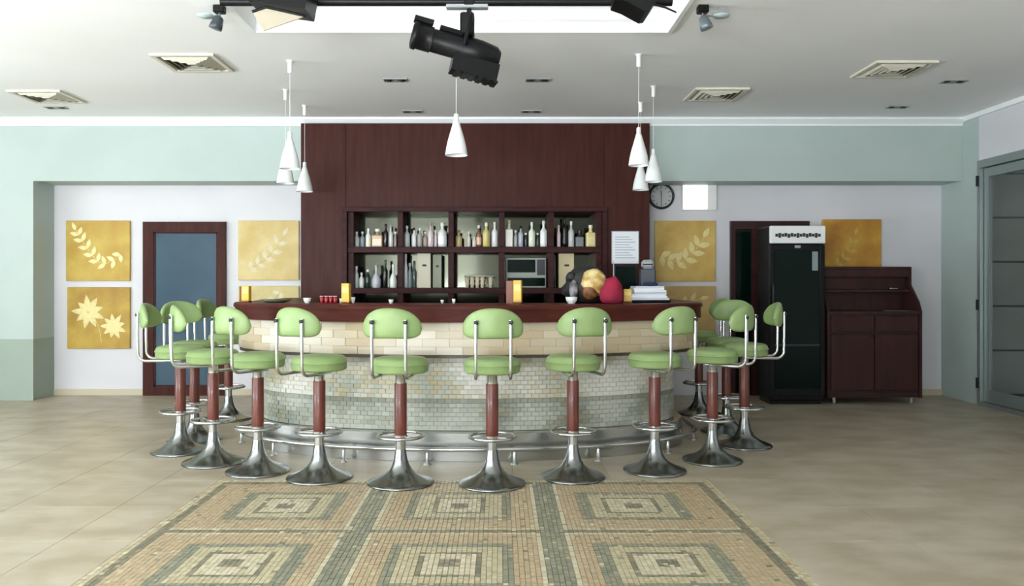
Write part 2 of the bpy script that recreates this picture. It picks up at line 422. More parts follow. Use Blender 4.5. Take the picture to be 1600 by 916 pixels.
# a stripe board on the edge of the back bar
bp('edge_board', WOODD, BX0 - .05, BX0, 8.9, 9.12, 0, pz(366, 8.9))

# ------------------------------------------------------------------ bottles on the back bar
def bmat(c, clear=False):
    c = tuple(min(246, int(v * 1.12)) if min(c) > 90 else v for v in c)
    n = 'bottle %s %s' % (c, clear)
    return mat(n, c, .12 if clear else .25, coat=.3)
ORD = ['first', 'second', 'third', 'fourth', 'fifth', 'sixth', 'seventh', 'eighth', 'ninth']
def bottle(xc, w, top, base_z, col, look, label, cap=None, kind='round', lab=None, Yb=8.80, group='bottles on the back bar'):
    X = px(xc, Yb); r = w * Yb / F / 2; ht = pz(top, Yb) - base_z
    t = thing('bottle', label, 'bottle', (X, Yb, base_z), random.uniform(-.2, .2), group)
    bm = bmat(col)
    capm = bmat(cap or (210, 205, 195))
    if kind == 'round':
        hb = ht * .58; rn = max(r * .34, .011)
        MB().lathe([(r * .9, 0), (r, .006), (r, hb), (r * .93, hb + ht * .04), (rn * 1.2, hb + ht * .14), (rn, hb + ht * .18), (rn, ht * .88)], 14).build('body', bm, t)
        MB().lathe([(rn * 1.25, ht * .86), (rn * 1.25, ht * .99), (rn * 1.05, ht)], 12).build('cap', capm, t)
    elif kind == 'square':
        hb = ht * .66
        b = MB().bbox(-r, r, -r * .7, r * .7, 0, hb, min(r * .25, .008)); rn = max(r * .36, .012)
        b.lathe([(r * .62, hb - .002), (rn, hb + ht * .1), (rn, ht * .9)], 12); b.build('body', bm, t)
        MB().lathe([(rn * 1.3, ht * .86), (rn * 1.3, ht)], 12).build('cap', capm, t)
    elif kind == 'flask':
        hb = ht * .5; rn = max(r * .3, .011)
        MB().lathe([(r * .8, 0), (r, ht * .06), (r * 1.0, hb * .7), (r * .7, hb), (rn, hb + ht * .12), (rn, ht * .9)], 14).build('body', bm, t)
        MB().lathe([(rn * 1.2, ht * .88), (rn * 1.3, ht * .97), (rn * .9, ht)], 12).build('cap', capm, t)
    if lab:
        hb = ht * (.58 if kind != 'flask' else .42)
        b = MB()
        if kind == 'square': b.box(-r * .8, r * .8, -r * .7 - .0015, -r * .7, hb * .18, hb * .8)
        else:
            vs = []; n = 8
            for z in (hb * .2, hb * .78):
                for i in range(n + 1):
                    a = -PI / 2 - 1.1 + 2.2 * i / n; vs.append(((r + .0012) * math.cos(a), (r + .0012) * math.sin(a), z))
            b.add(vs, [(i, i + 1, n + 2 + i, n + 1 + i) for i in range(n)], True)
        b.build('label_band', bmat(lab), t)
    return t
CL, GY, WH = (176, 180, 176), (140, 144, 146), (226, 226, 222)
upper = {
 5: [(557.5, 8.5, 362, CL, 'clear'), (566.5, 8.5, 362, (128, 136, 146), 'blue grey'), (575.5, 8.5, 357, WH, 'white', (235, 235, 230), 'round', (236, 224, 180)),
     (590, 17, 358, (168, 138, 108), 'squat tan', (230, 222, 215), 'square', (206, 180, 150)), (603, 8, 350, (26, 20, 18), 'nearly black', (20, 20, 20)),
     (610.5, 8.5, 352, (206, 208, 204), 'milky', (170, 170, 165)), (618, 4.5, 362, (140, 132, 120), 'slim grey')],
 4: [(636, 9, 353, CL, 'clear', (240, 240, 240)), (647, 8, 356, (238, 236, 234), 'bright white', (40, 40, 40)), (656, 8, 356, (150, 148, 142), 'grey', (236, 236, 232)),
     (664.5, 8, 362, (146, 130, 118), 'brownish'), (673, 9, 348, (190, 176, 174), 'tall pinkish', (150, 130, 130)), (680.5, 5, 360, (206, 190, 190), 'slim pink'),
     (691.5, 15, 348, (206, 208, 202), 'broad pale', (210, 210, 205), 'round', (228, 228, 222))],
 3: [(717, 10.5, 360, (176, 160, 116), 'gold', (150, 120, 80)), (732.5, 6.5, 362, (196, 194, 182), 'slim pale', None), (741, 5.5, 370, (216, 196, 190), 'small pink'),
     (748, 9.5, 352, (124, 90, 66), 'brown', (206, 200, 190), 'round', (190, 160, 140)), (760, 12, 348, (190, 174, 112), 'yellow', (226, 220, 190)),
     (773, 10.5, 347, (236, 226, 226), 'white and pink', (222, 200, 196))],
 2: [(795.5, 12, 344, (206, 202, 186), 'cream', (176, 160, 120), 'square'), (805.5, 6.5, 360, (166, 166, 160), 'short grey'), (813.5, 8, 353, (160, 164, 170), 'silver', (20, 20, 20)),
     (821.5, 5, 364, (62, 66, 70), 'dark grey'), (831, 10.5, 347, (206, 210, 190), 'pale green', (206, 210, 196)), (840, 6, 364, (52, 62, 50), 'dark green'),
     (849.5, 11.5, 345, (220, 220, 216), 'white', (196, 200, 200), 'round', (236, 232, 230))],
 1: [(873, 6, 352, (206, 186, 184), 'slim pink white', (186, 170, 170)), (882, 9.5, 337, (18, 16, 16), 'tall black', (16, 14, 14), 'round', (30, 30, 30)),
     (892.5, 9.5, 346, (176, 180, 176), 'pale grey', (230, 230, 226)), (905.5, 14, 361, (50, 56, 54), 'squat dark', (34, 38, 36), 'square'),
     (923, 15, 352, (206, 192, 132), 'pale yellow', (206, 200, 180), 'square', (214, 204, 150))]}
for cell, lst in upper.items():
    n = len(lst)
    for i, e in enumerate(lst):
        e = tuple(e) + (None, 'round', None)[len(e) - 5:]
        lbl = '%s bottle, %s from the notice side in the %s upper compartment' % (e[4], ORD[n - 1 - i], ORD[cell - 1])
        bottle(e[0], e[1], e[2], UZ, e[3], e[4], lbl, e[5], e[6], e[7], Yb=8.80 + .03 * (i % 2))
lower = {5: [(557, 7, 416, (186, 192, 186), 'clear slim', (230, 230, 226)), (565, 8, 426, (212, 216, 210), 'short white'), (574.5, 9.5, 421, (30, 44, 36), 'dark green', (230, 232, 228)),
             (588, 15, 414, (176, 178, 182), 'frosted silver', (160, 162, 166), 'flask'), (602, 8, 406, (18, 24, 22), 'black slim', (70, 80, 76)), (614.5, 12, 413, (216, 218, 214), 'white long-necked', (220, 220, 216), 'flask')],
         4: [(634, 6, 397, (216, 218, 216), 'tall white', (236, 236, 236)), (640.5, 7, 411, (130, 140, 138), 'clear sparkling', (180, 186, 186)), (647.5, 7, 408, (70, 84, 82), 'dark teal', (60, 70, 70))]}
for cell, lst in lower.items():
    n = len(lst)
    for i, e in enumerate(lst):
        e = tuple(e) + (None, 'round', None)[len(e) - 5:]
        lbl = '%s bottle, %s from the notice side in the %s lower compartment' % (e[4], ORD[n - 1 - i], ORD[cell - 1])
        bottle(e[0], e[1], e[2], LZ, e[3], e[4], lbl, e[5], e[6], e[7], Yb=8.80 + .03 * (i % 2), group='bottles on the lower shelf')
def shelf_box(x0, x1, top, c, label, Yb=8.76, depth=.14):
    a, b = px(x0, Yb), px(x1, Yb); z = pz(top, Yb)
    t = thing('carton', label, 'box', ((a + b) / 2, Yb + depth / 2, LZ)); h = z - LZ; w = (b - a) / 2
    MB().bbox(-w, w, -depth / 2, depth / 2, 0, h, .004).build('body', mat('carton %s' % (c,), c, .6), t)
    MB().box(-w * .25, w * .35, -depth / 2 - .002, -depth / 2, h * .62, h * .68).build('print', INKD, t)
    MB().box(-w * .9, w * .9, -.03, .03, h, h + .002).build('flap', mat('flap', (200, 196, 176), .6), t)
shelf_box(652, 673, 396, (206, 200, 176), 'tall cream carton beside the sparkling clear bottles')
shelf_box(676, 690, 398, (150, 154, 132), 'narrow grey green carton beside the tall cream carton', 8.80)
shelf_box(873, 897, 396, (206, 190, 150), 'broad tan carton behind the gold-topped bundle')
for i, xx in enumerate((730, 738, 746, 754, 767)):
    X = px(xx, 8.8)
    cc = thing('cup', 'small cream cup under the tray, %s from the microwave side' % ORD[4 - i], 'cup', (X, 8.8, LZ), 0, 'cream cups on the lower shelf')
    MB().lathe([(.014, 0), (.018, .004), (.026, .12), (.0245, .12), (.017, .01)], 12, cap=False).lathe([(.0, .006), (.018, .006)], 12, cap=False).build('bowl', mat('cream china', (206, 194, 166), .35), cc)
    MB().tube([(.024, 0, .1), (.038, 0, .09), (.036, 0, .05), (.021, 0, .04)], .004, 6).build('handle', MATS['cream china'], cc)
tr = thing('serving_tray', 'pale oblong tray lying on the cream cups', 'tray', (px(750, 8.8), 8.82, LZ + .12))
MB().bbox(-.17, .17, -.06, .06, 0, .008, .003).build('base', GREY, tr)
MB().tube([(-.17, -.06, .012), (.17, -.06, .012), (.17, .06, .012), (-.17, .06, .012)], .007, 6, True).build('rim', mat('tray rim', (196, 190, 166), .4), tr)
mw = thing('microwave', 'pale fronted microwave in the lower compartment beside the dividers', 'microwave', (px(822, 8.8), 8.88, LZ))
MB().bbox(-.22, .22, -.1, .12, 0, .33, .006).build('body', mat('pale appliance', (150, 154, 142), .45), mw)
MB().bbox(-.205, .10, -.11, -.1, .17, .31, .004).build('door', DARKGLASS, mw)
MB().bbox(-.205, .205, -.11, -.1, .02, .11, .004).build('lower_panel', DARKGLASS, mw)
MB().bbox(.12, .205, -.108, -.1, .14, .31, .003).build('control_panel', GREYD, mw)

# ------------------------------------------------------------------ the bar (U-shaped, curved front)
BC, BA, BBV, BYF, BEND = -.25, 1.9, .95, 5.60, 8.10
def bpath(d, n=72, na=10):
    a, b = BA - d, BBV - d
    yc = BYF + BBV; P = []
    for i in range(na): P.append((BC - a, BEND + (yc - BEND) * i / na))
    for i in range(n + 1):
        t_ = PI - PI * i / n; P.append((BC + a * math.cos(t_), yc - b * math.sin(t_)))
    for i in range(1, na + 1): P.append((BC + a, yc + (BEND - yc) * i / na))
    return P
def sweep(prof, closed=True, smooth=True, trim=None):           # prof: list of (d, z) around the section
    m = MB(); rows = [bpath(d) for d, z in prof]; n = len(rows[0]); k = len(prof)
    for j in range(k if closed else k - 1):
        A, B = rows[j], rows[(j + 1) % k]; za, zb = prof[j][1], prof[(j + 1) % k][1]
        vs = [(x, y, za) for x, y in A] + [(x, y, zb) for x, y in B]
        m.add(vs, [(i, i + n, i + n + 1, i + 1) for i in range(n - 1)], smooth)
    if closed:
        for e in (0, n - 1):
            vs = [(rows[j][e][0], rows[j][e][1], prof[j][1]) for j in range(k)]
            m.add(vs, [tuple(range(k)) if e else tuple(range(k))[::-1]])
    return m
bar = thing('bar_counter', 'curved bar with dark wood top, cream fascia and mosaic stone front', 'bar', (0, 0, 0))
CTZ = 1.134
sweep([(0.0, CTZ - .01), (.01, CTZ), (.60, CTZ), (.60, CTZ - .03), (.03, CTZ - .03), (.0, CTZ - .035)]).build('counter_top', WOODB, bar)
sweep([(.012, CTZ - .035), (.012, 1.012), (.06, 1.012), (.06, CTZ - .035)]).build('counter_edge', WOODB, bar)
sweep([(.062, 1.02), (.062, .775), (.30, .775), (.30, 1.10), (.062, 1.10)]).build('fascia_backing', mat('fascia joint', (196, 187, 162), .8), bar)
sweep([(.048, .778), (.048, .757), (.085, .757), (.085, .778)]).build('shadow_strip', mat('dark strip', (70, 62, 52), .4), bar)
sweep([(.245, .79), (.245, .02), (.42, .02), (.42, .79)]).build('wall_core', JOINT, bar)
sweep([(.57, 1.10), (.57, .9), (.40, .9), (.40, 1.10)]).build('inner_shelf', WOODD, bar)
sweep([(.16, .002), (.16, .205), (.165, .21), (.245, .21), (.245, .002)]).build('kick_plate', STEEL, bar)
def resample(P, step, off=0):
    out = []; acc = off
    for i in range(len(P) - 1):
        a, b = Vector(P[i]), Vector(P[i + 1]); l = (b - a).length
        while acc < l:
            p = a + (b - a) * (acc / l); t_ = (b - a) / l
            out.append((p, t_)); acc += step
        acc -= l
    return out
def tiles(d, z0, z1, w, h, pal, depth, name, jz=.0012, gap=.0016):
    m = MB(); P = bpath(d); rows = int(round((z1 - z0) / h)); hh = (z1 - z0) / rows
    from mathutils import noise
    for r_ in range(rows):
        for p, t_ in resample(P, w, (r_ % 2) * w / 2 + w / 4):
            n_ = Vector((t_.y, -t_.x))
            z = z0 + (r_ + .5) * hh
            f = noise.noise(Vector((p.x * 2.6, p.y * 2.6, z * 3.2)))
            c = jit(pal(f, z), .04)
            pr = random.uniform(0, .004)
            m.obox((p.x + n_.x * pr, p.y + n_.y * pr, z), (t_.x, t_.y, 0), (n_.x, n_.y, 0), (0, 0, 1), w / 2 - gap / 2, depth, hh / 2 - gap / 2, c)
    return m
def pal_f(f, z):
    k = min(1, max(0, .5 + 1.1 * f + random.uniform(-.12, .12)))
    return tuple(a * (1 - k) + b * k for a, b in zip((180, 163, 132), (204, 196, 178)))
def pal_w(f, z):
    k = min(1, max(0, .5 + 1.5 * f + random.uniform(-.22, .22)))
    if .40 < z < .435: lo, hi = (112, 114, 100), (150, 152, 138)                 # darker course between the paler upper and greyer lower tiles
    elif z > .43: lo, hi = random.choice([(168, 158, 126), (160, 164, 150)]), (212, 210, 198)
    else: lo, hi = random.choice([(124, 122, 102), (116, 122, 110)]), (176, 178, 166)
    return tuple(a * (1 - k) + b * k for a, b in zip(lo, hi))
o = tiles(.06, .78, 1.008, .19, .057, pal_f, .008, 'fascia', gap=.0012).build('fascia_tiles', STONE, bar); o['kind'] = 'stuff'; o['label'] = 'cream stone tiles of the upper fascia'
o = tiles(.24, .213, .775, .055, .033, pal_w, .008, 'wall').build('front_tiles', STONE, bar); o['kind'] = 'stuff'; o['label'] = 'small grey, cream and tan stone tiles'
# foot rail with posts
rail = [(x, y, .108) for x, y in bpath(.06)]
MB().tube(rail[4:-4], .016, 8).build('foot_rail', CHROME, bar)
for p, t_ in resample(bpath(.06), .62, .4):
    MB().lathe([(.028, .002), (.026, .008), (.012, .012), (.012, .10)], 10, (p.x, p.y, 0)).build('rail_post', CHROME, bar)

# ------------------------------------------------------------------ bar stool
def make_stool():
    t = thing('bar_stool', '', 'bar stool')
    MB().lathe([(.212, 0), (.217, .006), (.212, .014), (.19, .022), (.15, .037), (.11, .056), (.078, .082), (.055, .12), (.043, .16), (.037, .20), (.034, .22)], 36).build('base', BRUSH, t)
    MB().lathe([(.032, .20), (.032, .318)], 20).build('lower_column', CHROME, t)
    MB().lathe([(.039, .312), (.040, .32), (.040, .64), (.038, .645)], 20).build('column_sleeve', SLEEVE, t)
    ring = MB().tube([(.145 * math.cos(a), .145 * math.sin(a), .306) for a in [2 * PI * i / 32 for i in range(32)]], .011, 8, True)
    fr_ = ring.build('foot_ring', CHROME, t)
    sp = MB()
    for k in range(3):
        a = PI / 2 + k * 2 * PI / 3
        sp.tube([(.03 * math.cos(a), .03 * math.sin(a), .3), (.14 * math.cos(a), .14 * math.sin(a), .304)], .007, 6)
    sp.lathe([(.044, .288), (.044, .312)], 18).build('ring_hub', CHROME, t)
    MB().lathe([(.034, .64), (.034, .70), (.05, .712), (.12, .716)], 20).build('upper_column', CHROME, t)
    st = MB().lathe([(.10, .715), (.165, .716), (.176, .722), (.180, .732), (.180, .765), (.183, .768), (.183, .773), (.180, .777), (.174, .795), (.158, .808), (.12, .815), (.05, .818), (.0, .8185)], 32).build('seat', GREEN, t)
    MB().tube([(.1825 * math.cos(a), .1825 * math.sin(a), .7705) for a in [2 * PI * i / 32 for i in range(32)]], .004, 6, True).build('piping', GREEN, st)
    # backrest pad, curved round the sitter
    m = MB(); nu, nv = 28, 16; vs = []; Rb = .26
    for i in range(nu + 1):
        u = -1 + 2 * i / nu; uu = math.copysign(min(abs(u), .9995), u)
        k = (1 - abs(uu) ** 3.0) ** .5
        ang = uu * .205 / Rb
        zc = 1.038 + .006 * (1 - uu * uu) - .03 * uu * uu
        for j in range(nv):
            a = 2 * PI * j / nv
            ca, sa = math.cos(a), math.sin(a)
            hz = math.copysign(abs(sa) ** .75, sa) * .093 * k
            th = math.copysign(abs(ca) ** .75, ca) * .027 * (k ** .6)
            rr = Rb + th
            vs.append((rr * math.sin(ang), -.262 + Rb - rr * math.cos(ang), zc + hz))
    fs = [(i * nv + j, i * nv + (j + 1) % nv, (i + 1) * nv + (j + 1) % nv, (i + 1) * nv + j) for i in range(nu) for j in range(nv)]
    m.add(vs, fs, True)
    br = m.build('backrest', GREEN, t)
    for s_ in (-1, 1):
        x = .106 * s_
        pts = [(x * .75, .02, .705), (x, -.12, .705), (x, -.222, .705)]
        for q in range(1, 7):
            a = PI / 2 * q / 6; pts.append((x, -.222 - .055 * math.sin(a), .705 + .055 * (1 - math.cos(a))))
        pts += [(x, -.280, .9), (x, -.280, 1.065)]
        MB().tube(pts, .0105, 10).build('back_tube', CHROME, t)
        MB().lathe([(.0, .0), (.014, .002), (.014, .012), (.009, .016), (0, .017)], 10, (x, -.281, 1.05), Matrix.Rotation(PI / 2, 3, 'X'), cap=False).build('back_bolt', GREYD, br)
    return t
stools = [  # column x in px, depth, turn of the backrest
    (357, 7.55, -95), (304, 6.56, -128), (282, 6.12, -82), (333, 5.74, -66), (403, 5.47, -37), (499, 5.29, -29), (626, 5.16, -8), (769, 5.13, 2),
    (895, 5.31, 17), (1023, 5.49, 30), (1113, 5.80, 55), (1163, 6.33, 84), (1135, 6.92, 148), (1092, 7.85, 100)]
NUM = ['first', 'second', 'third', 'fourth', 'fifth', 'sixth', 'seventh', 'eighth', 'ninth', 'tenth', 'eleventh', 'twelfth', 'thirteenth', 'fourteenth']
proto = None
for i, (xx, Yy, a) in enumerate(stools):
    if proto is None: proto = o = make_stool()
    else: o = dup(proto)
    o.location = (px(xx, Yy), Yy, 0); o.rotation_euler = (0, 0, R(a))
    o['label'] = 'green padded bar stool, %s round the bar counted from the blue glass door' % NUM[i]
    o['category'] = 'bar stool'; o['group'] = 'green bar stools round the bar'

# ------------------------------------------------------------------ things on the bar
YEL = mat('yellow card', (222, 186, 70), .4, c2=(206, 160, 50), scale=14)
BRN = mat('brown card', (120, 66, 40), .45)
def menu(xc, Yy, w, top, label, brown):
    X = px(xc, Yy); h = pz(top, Yy) - CTZ
    t = thing('menu_holder', label, 'menu holder', (X, Yy, CTZ), R(-12), 'yellow menu holders on the bar')
    r = w * Yy / F / 2
    MB().bbox(-r, r, -.03, .03, 0, .012, .003).build('foot', BRN, t)
    MB().bbox(-r * .92, r * .92, -.022, .022, .012, h, .003).build('card_block', YEL, t)
    if brown: MB().bbox(-r * .92 - brown, -r * .92 - .001, -.02, .03, .0, h - .004, .003).build('brown_card', BRN, t)
    MB().box(-r * .7, r * .7, -.0235, -.022, h * .55, h * .82).build('print_panel', mat('pale print', (240, 214, 130), .5), t)
menu(385, 6.35, 14, 447, 'amber menu holder near the glass door end of the bar', .02)
menu(541, 6.0, 14, 443, 'yellow menu holder beside the little red glasses', 0)
menu(809, 5.95, 14, 438, 'tall yellow and brown menu holder at the middle of the bar', .055)
menu(981, 6.2, 14, 452, 'amber menu holder beside the white papers', 0)
RED = mat('red glass', (150, 30, 44), .15, coat=.4); 
for k, xx in enumerate((503, 510, 517, 524)):
    c = thing('shot_glass', 'tiny red glass, %s in the row from the yellow menu holder' % ORD[3 - k], 'glass', (px(xx, 6.08), 6.08, CTZ), 0, 'red glasses on the bar')
    MB().lathe([(.011, 0), (.013, .003), (.0165, .055), (.015, .055), (.011, .006)], 12, cap=False).lathe([(0, .004), (.0125, .004)], 12, cap=False).build('bowl', RED, c)
    MB().lathe([(.0168, .052), (.0172, .056), (.0155, .056)], 12, cap=False).build('rim', mat('clear rim', (220, 200, 196), .1), c)
def cupw(xc, Yy, r, h, label, group=None):
    c = thing('cup', label, 'cup', (px(xc, Yy), Yy, CTZ), 0, group)
    MB().lathe([(r * .55, 0), (r * .6, .004), (r * .9, h * .5), (r, h), (r * .92, h), (r * .8, h * .5), (r * .4, .008)], 14, cap=False).lathe([(0, .006), (r * .6, .006)], 14, cap=False).build('bowl', WHITEP, c)
    MB().lathe([(r * 1.02, h - .004), (r * 1.04, h), (r * .95, h + .001)], 14, cap=False).build('rim', WHITEP, c)
cupw(480, 6.1, .03, .04, 'white bowl between the flat dish and the red glasses')
cupw(533, 6.1, .014, .035, 'tiny white cup beside the red glasses')
cupw(552, 6.1, .015, .045, 'slim white cup beside the yellow menu holder')
cupw(611, 6.0, .018, .03, 'lone small white bowl on the front of the bar')
cupw(691, 6.05, .013, .025, 'tiny low white cup in the pair on the bar front')
cupw(709, 6.05, .013, .034, 'tiny taller white cup in the pair on the bar front')
cupw(893, 5.97, .045, .05, 'white cup before the gold-topped bundle')
ds = thing('shallow_dish', 'flat olive dish on the curve of the bar top', 'dish', (px(431, 6.3), 6.3, CTZ))
MB().lathe([(.06, 0), (.08, .004), (.125, .022), (.12, .024), (.075, .009), (0, .008)], 24).build('bowl', mat('olive glaze', (96, 100, 72), .3), ds)
MB().lathe([(.12, .022), (.127, .025), (.118, .026)], 24, cap=False).build('rim', mat('olive rim', (140, 140, 104), .3), ds)
# dark round bundle with gold dome and the red cloth
gd = thing('gold_topped_bundle', 'dark rounded bundle with a gold dome standing on the bar', 'ornament', (px(915, 6.13), 6.13, CTZ))
def blob(cx, cy, cz, rx, ry, rz, amp=.08, seed=0, n=20, k=12):
    from mathutils import noise
    m = MB(); vs = []
    for j in range(k + 1):
        ph = -PI / 2 + PI * j / k
        for i in range(n):
            a = 2 * PI * i / n
            d_ = Vector((math.cos(a) * math.cos(ph), math.sin(a) * math.cos(ph), math.sin(ph)))
            s_ = 1 + amp * noise.noise(d_ * 2.2 + Vector((seed, 0, 0)))
            vs.append((cx + rx * d_.x * s_, cy + ry * d_.y * s_, max(0.001, cz + rz * d_.z * s_)))
    m.add(vs, [(j * n + i, j * n + (i + 1) % n, (j + 1) * n + (i + 1) % n, (j + 1) * n + i) for j in range(k) for i in range(n)], True)
    return m
blob(.01, .05, .12, .18, .11, .16, .22, 3).build('dark_body', mat('black cloth', (22, 22, 24), .6, c2=(34, 33, 32), scale=14), gd)
blob(.06, -.035, .155, .10, .075, .105, .16, 5).build('gold_dome', mat('gold foil', (170, 132, 60), .35, c2=(226, 208, 150), scale=14, spread=(.40, .62)), gd)
blob(.03, -.06, .085, .065, .05, .06, .08, 8).build('amber_patch', mat('amber patch', (150, 96, 48), .45, c2=(70, 40, 26), scale=20), gd)
blob(-.095, -.055, .10, .035, .03, .075, .12, 9).build('pale_patch', mat('pale patch', (150, 146, 150), .5, c2=(60, 56, 62), scale=24), gd)
blob(-.11, .0, .20, .04, .03, .04, .12, 2).build('dark_knob', MATS['black cloth'], gd)
rc = blob(0, 0, .07, .085, .06, .125, .26, 11).build('cloth_bundle', mat('crimson cloth', (150, 20, 54), .75, c2=(112, 12, 38), scale=9), None, (px(955, 6.0), 5.97, CTZ))
tag(rc, 'crimson cloth bundle leaning against the gold-topped bundle', 'cloth')
# till
pt = thing('cash_till', 'dark till with upright screen beside the bar notice', 'till', (px(977, 6.55), 6.53, CTZ), R(6))
MB().bbox(-.10, .10, -.07, .07, 0, .07, .008).build('base', GREYD, pt)
MB().bbox(-.1, .095, -.01, .025, .06, .30, .008).build('screen', BLACKG, pt)
MB().bbox(-.085, .08, -.013, -.01, .09, .285, .002).build('display', DARKGLASS, pt)
MB().tube([(-.105, -.016, .02), (-.105, -.016, .33)], .004, 6).build('edge_strip', ALU, pt)
pr = thing('receipt_printer', 'dark printer box beside the till on the bar', 'printer', (px(1011, 6.62), 6.60, CTZ), R(-8))
MB().bbox(-.065, .065, -.05, .07, 0, .27, .01).build('body', mat('slate plastic', (58, 64, 72), .5), pr)
MB().bbox(-.05, .05, -.06, .05, .27, .345, .02).build('lid', GREY, pr)
MB().box(-.04, .04, -.064, -.06, .30, .31).build('paper_slot', BLACK, pr)
bc = thing('phone', 'dark blue phone lying on the white papers', 'phone', (px(1016, 6.30), 6.30, CTZ + .132), R(10))
MB().bbox(-.055, .055, -.03, .03, 0, .022, .006).build('body', mat('navy plastic', (34, 40, 72), .4), bc)
MB().bbox(-.045, .03, -.02, .02, .022, .025, .001).build('screen', BLACKG, bc)
ptray = thing('paper_tray', 'flat dark tray under the white papers on the bar', 'tray', (px(1012, 6.28), 6.28, CTZ), R(8))
MB().bbox(-.15, .15, -.1, .1, 0, .012, .004).build('base', BLACK, ptray)
MB().tube([(-.15, -.1, .014), (.15, -.1, .014), (.15, .1, .014), (-.15, .1, .014)], .006, 6, True).build('rim', BLACK, ptray)
zz = CTZ + .021
for i in range(7):
    w = .155 - .007 * i; th = .0155
    s_ = MB(); s_.bbox(-w, w, -.085, .085, 0, th, .003)
    o = s_.build('paper_bundle', PAPER if i % 3 else mat('bluish paper', (206, 214, 226), .8), None, (px(1010, 6.28) + random.uniform(-.012, .012), 6.28, zz)); o.rotation_euler = (0, 0, R(8 + random.uniform(-7, 7)))
    tag(o, ('topmost' if i == 6 else 'lowest' if i == 0 else NUM[i] + ' lowest') + ' white paper bundle of the pile in the dark tray', 'papers', 'white papers piled on the bar'); zz += th
# notice on the back bar
nt_ = thing('notice_sheet', 'white printed notice hung on the mahogany back bar', 'notice', (px(977, 8.65), BY - .004, pz(412, 8.65)))
MB().bbox(-.142, .142, -.004, 0, 0, .345, .001).build('sheet', PAPER, nt_)
tx_ = MB()
for i in range(9):
    tx_.box(-.11, .11 - .03 * (i % 3), -.0055, -.004, .06 + i * .028, .066 + i * .028)
tx_.build('text_lines', INK, nt_)
MB().box(-.15, -.142, -.006, 0, 0, .35).box(.142, .15, -.006, 0, 0, .35).box(-.15, .15, -.006, 0, .345, .353).build('frame', GREY, nt_)

# ------------------------------------------------------------------ paintings
def leaf_mesh(L, w):
    m = MB(); n = 6; vs = [(0, 0, 0)]; 
    for i in range(1, n):
        u = i / n; vs += [(u * L, 0, w * math.sin(PI * u ** .85)), (u * L, 0, -w * math.sin(PI * u ** .85)), (u * L, -.004, 0)]
    vs.append((L, 0, 0)); e = len(vs) - 1; fs = [(0, 3, 1), (0, 2, 3)]
    for i in range(n - 2):
        a = 1 + 3 * i; fs += [(a, a + 2, a + 5, a + 3), (a + 2, a + 1, a + 4, a + 5)]
    a = 1 + 3 * (n - 2); fs += [(a, a + 2, e), (a + 2, a + 1, e)]
    return m.add(vs, fs, True)
def painting(x0, x1, y0, y1, label, motif, base, deep, pale, group='gold leaf paintings on the recessed wall'):
    Yw = YR - .03
    a, b, zb, zt = px(x0, Yw), px(x1, Yw), pz(y1, Yw), pz(y0, Yw)
    w, h = b - a, zt - zb
    t = thing('painting', label, 'painting', ((a + b) / 2, YR - .003, zb), 0, group)
    cm = mat('gold canvas %s' % (base,), base, .5, c2=deep, scale=3.5, detail=8, bump=.15, spread=(.36, .66))
    MB().bbox(-w / 2, w / 2, -.03, 0, 0, h, .004).build('canvas', cm, t)
    lm = mat('painted leaf %s' % (pale,), pale, .55, c2=tuple(int(q * .9) for q in pale), scale=10)
    cache = {}
    def leaf(x, z, ang, L, wd):
        k = (round(L, 3), round(wd, 3))
        if k not in cache: cache[k] = leaf_mesh(L, wd).mesh('leaf', lm)
        o = bpy.data.objects.new('leaf', cache[k]); COL.objects.link(o); o.parent = t
        o.location = (x * w - w / 2, -.0315 - random.uniform(0, .001), z * h); o.rotation_euler = (0, -ang, 0)
    if motif == 'flower':
        for cx, cz, s_, n_ in ((.34, .60, 1.0, 9), (.74, .36, .8, 9)):
            for k in range(n_):
                leaf(cx, cz, 2 * PI * k / n_ + .3, .185 * s_ * random.uniform(.85, 1.1), .036 * s_)
        st = [(.34, .60), (.45, .48), (.52, .30), (.55, .1)]
    else:
        st, side = motif
        m_ = len(st)
        for i in range(m_ - 1):
            p, q = Vector(st[i]), Vector(st[i + 1]); dr = math.atan2(q.y - p.y, q.x - p.x)
            for s_ in (-1, 1):
                leaf(p.x, p.y, dr + s_ * .85, side * (1.0 - .3 * abs(i / m_ - .5)), side * .22)
        leaf(st[-1][0], st[-1][1], dr, side * .9, side * .2)
    MB().tube([(x * w - w / 2, -.031, z * h) for x, z in st], .0035, 6).build('stem', lm, t)
    if motif == 'flower': MB().lathe([(0, 0), (.02, .002), (.016, .006), (0, .008)], 10, (.34 * w - w / 2, -.03, .6 * h), Matrix.Rotation(PI / 2, 3, 'X'), cap=False).build('flower_heart', lm, t)
G1, G2 = (196, 168, 76), (174, 136, 46)
painting(103, 203, 345, 439, 'gold painting of a drooping leafy sprig above the flower painting', ([(.85, .44), (.76, .34), (.62, .28), (.5, .32), (.42, .42), (.34, .54), (.26, .66), (.2, .76), (.16, .84)], .115), G1, G2, (242, 228, 164))
painting(105, 203, 449, 545, 'gold painting of two pale many-petalled flowers below the sprig painting', 'flower', (188, 158, 64), (156, 116, 36), (238, 224, 158))
painting(372, 467, 345, 438, 'faded gold painting of a pale sprig between the glass door and back bar', ([(.2, .2), (.32, .26), (.45, .35), (.56, .46), (.66, .6), (.74, .74)], .13), (214, 196, 138), (196, 168, 96), (226, 214, 172))
painting(372, 467, 447, 541, 'pale gold painting low behind the bar, under the faded sprig painting', ([(.7, .9), (.6, .78), (.5, .66), (.42, .5), (.4, .34)], .12), (216, 204, 152), (200, 180, 116), (230, 222, 184))
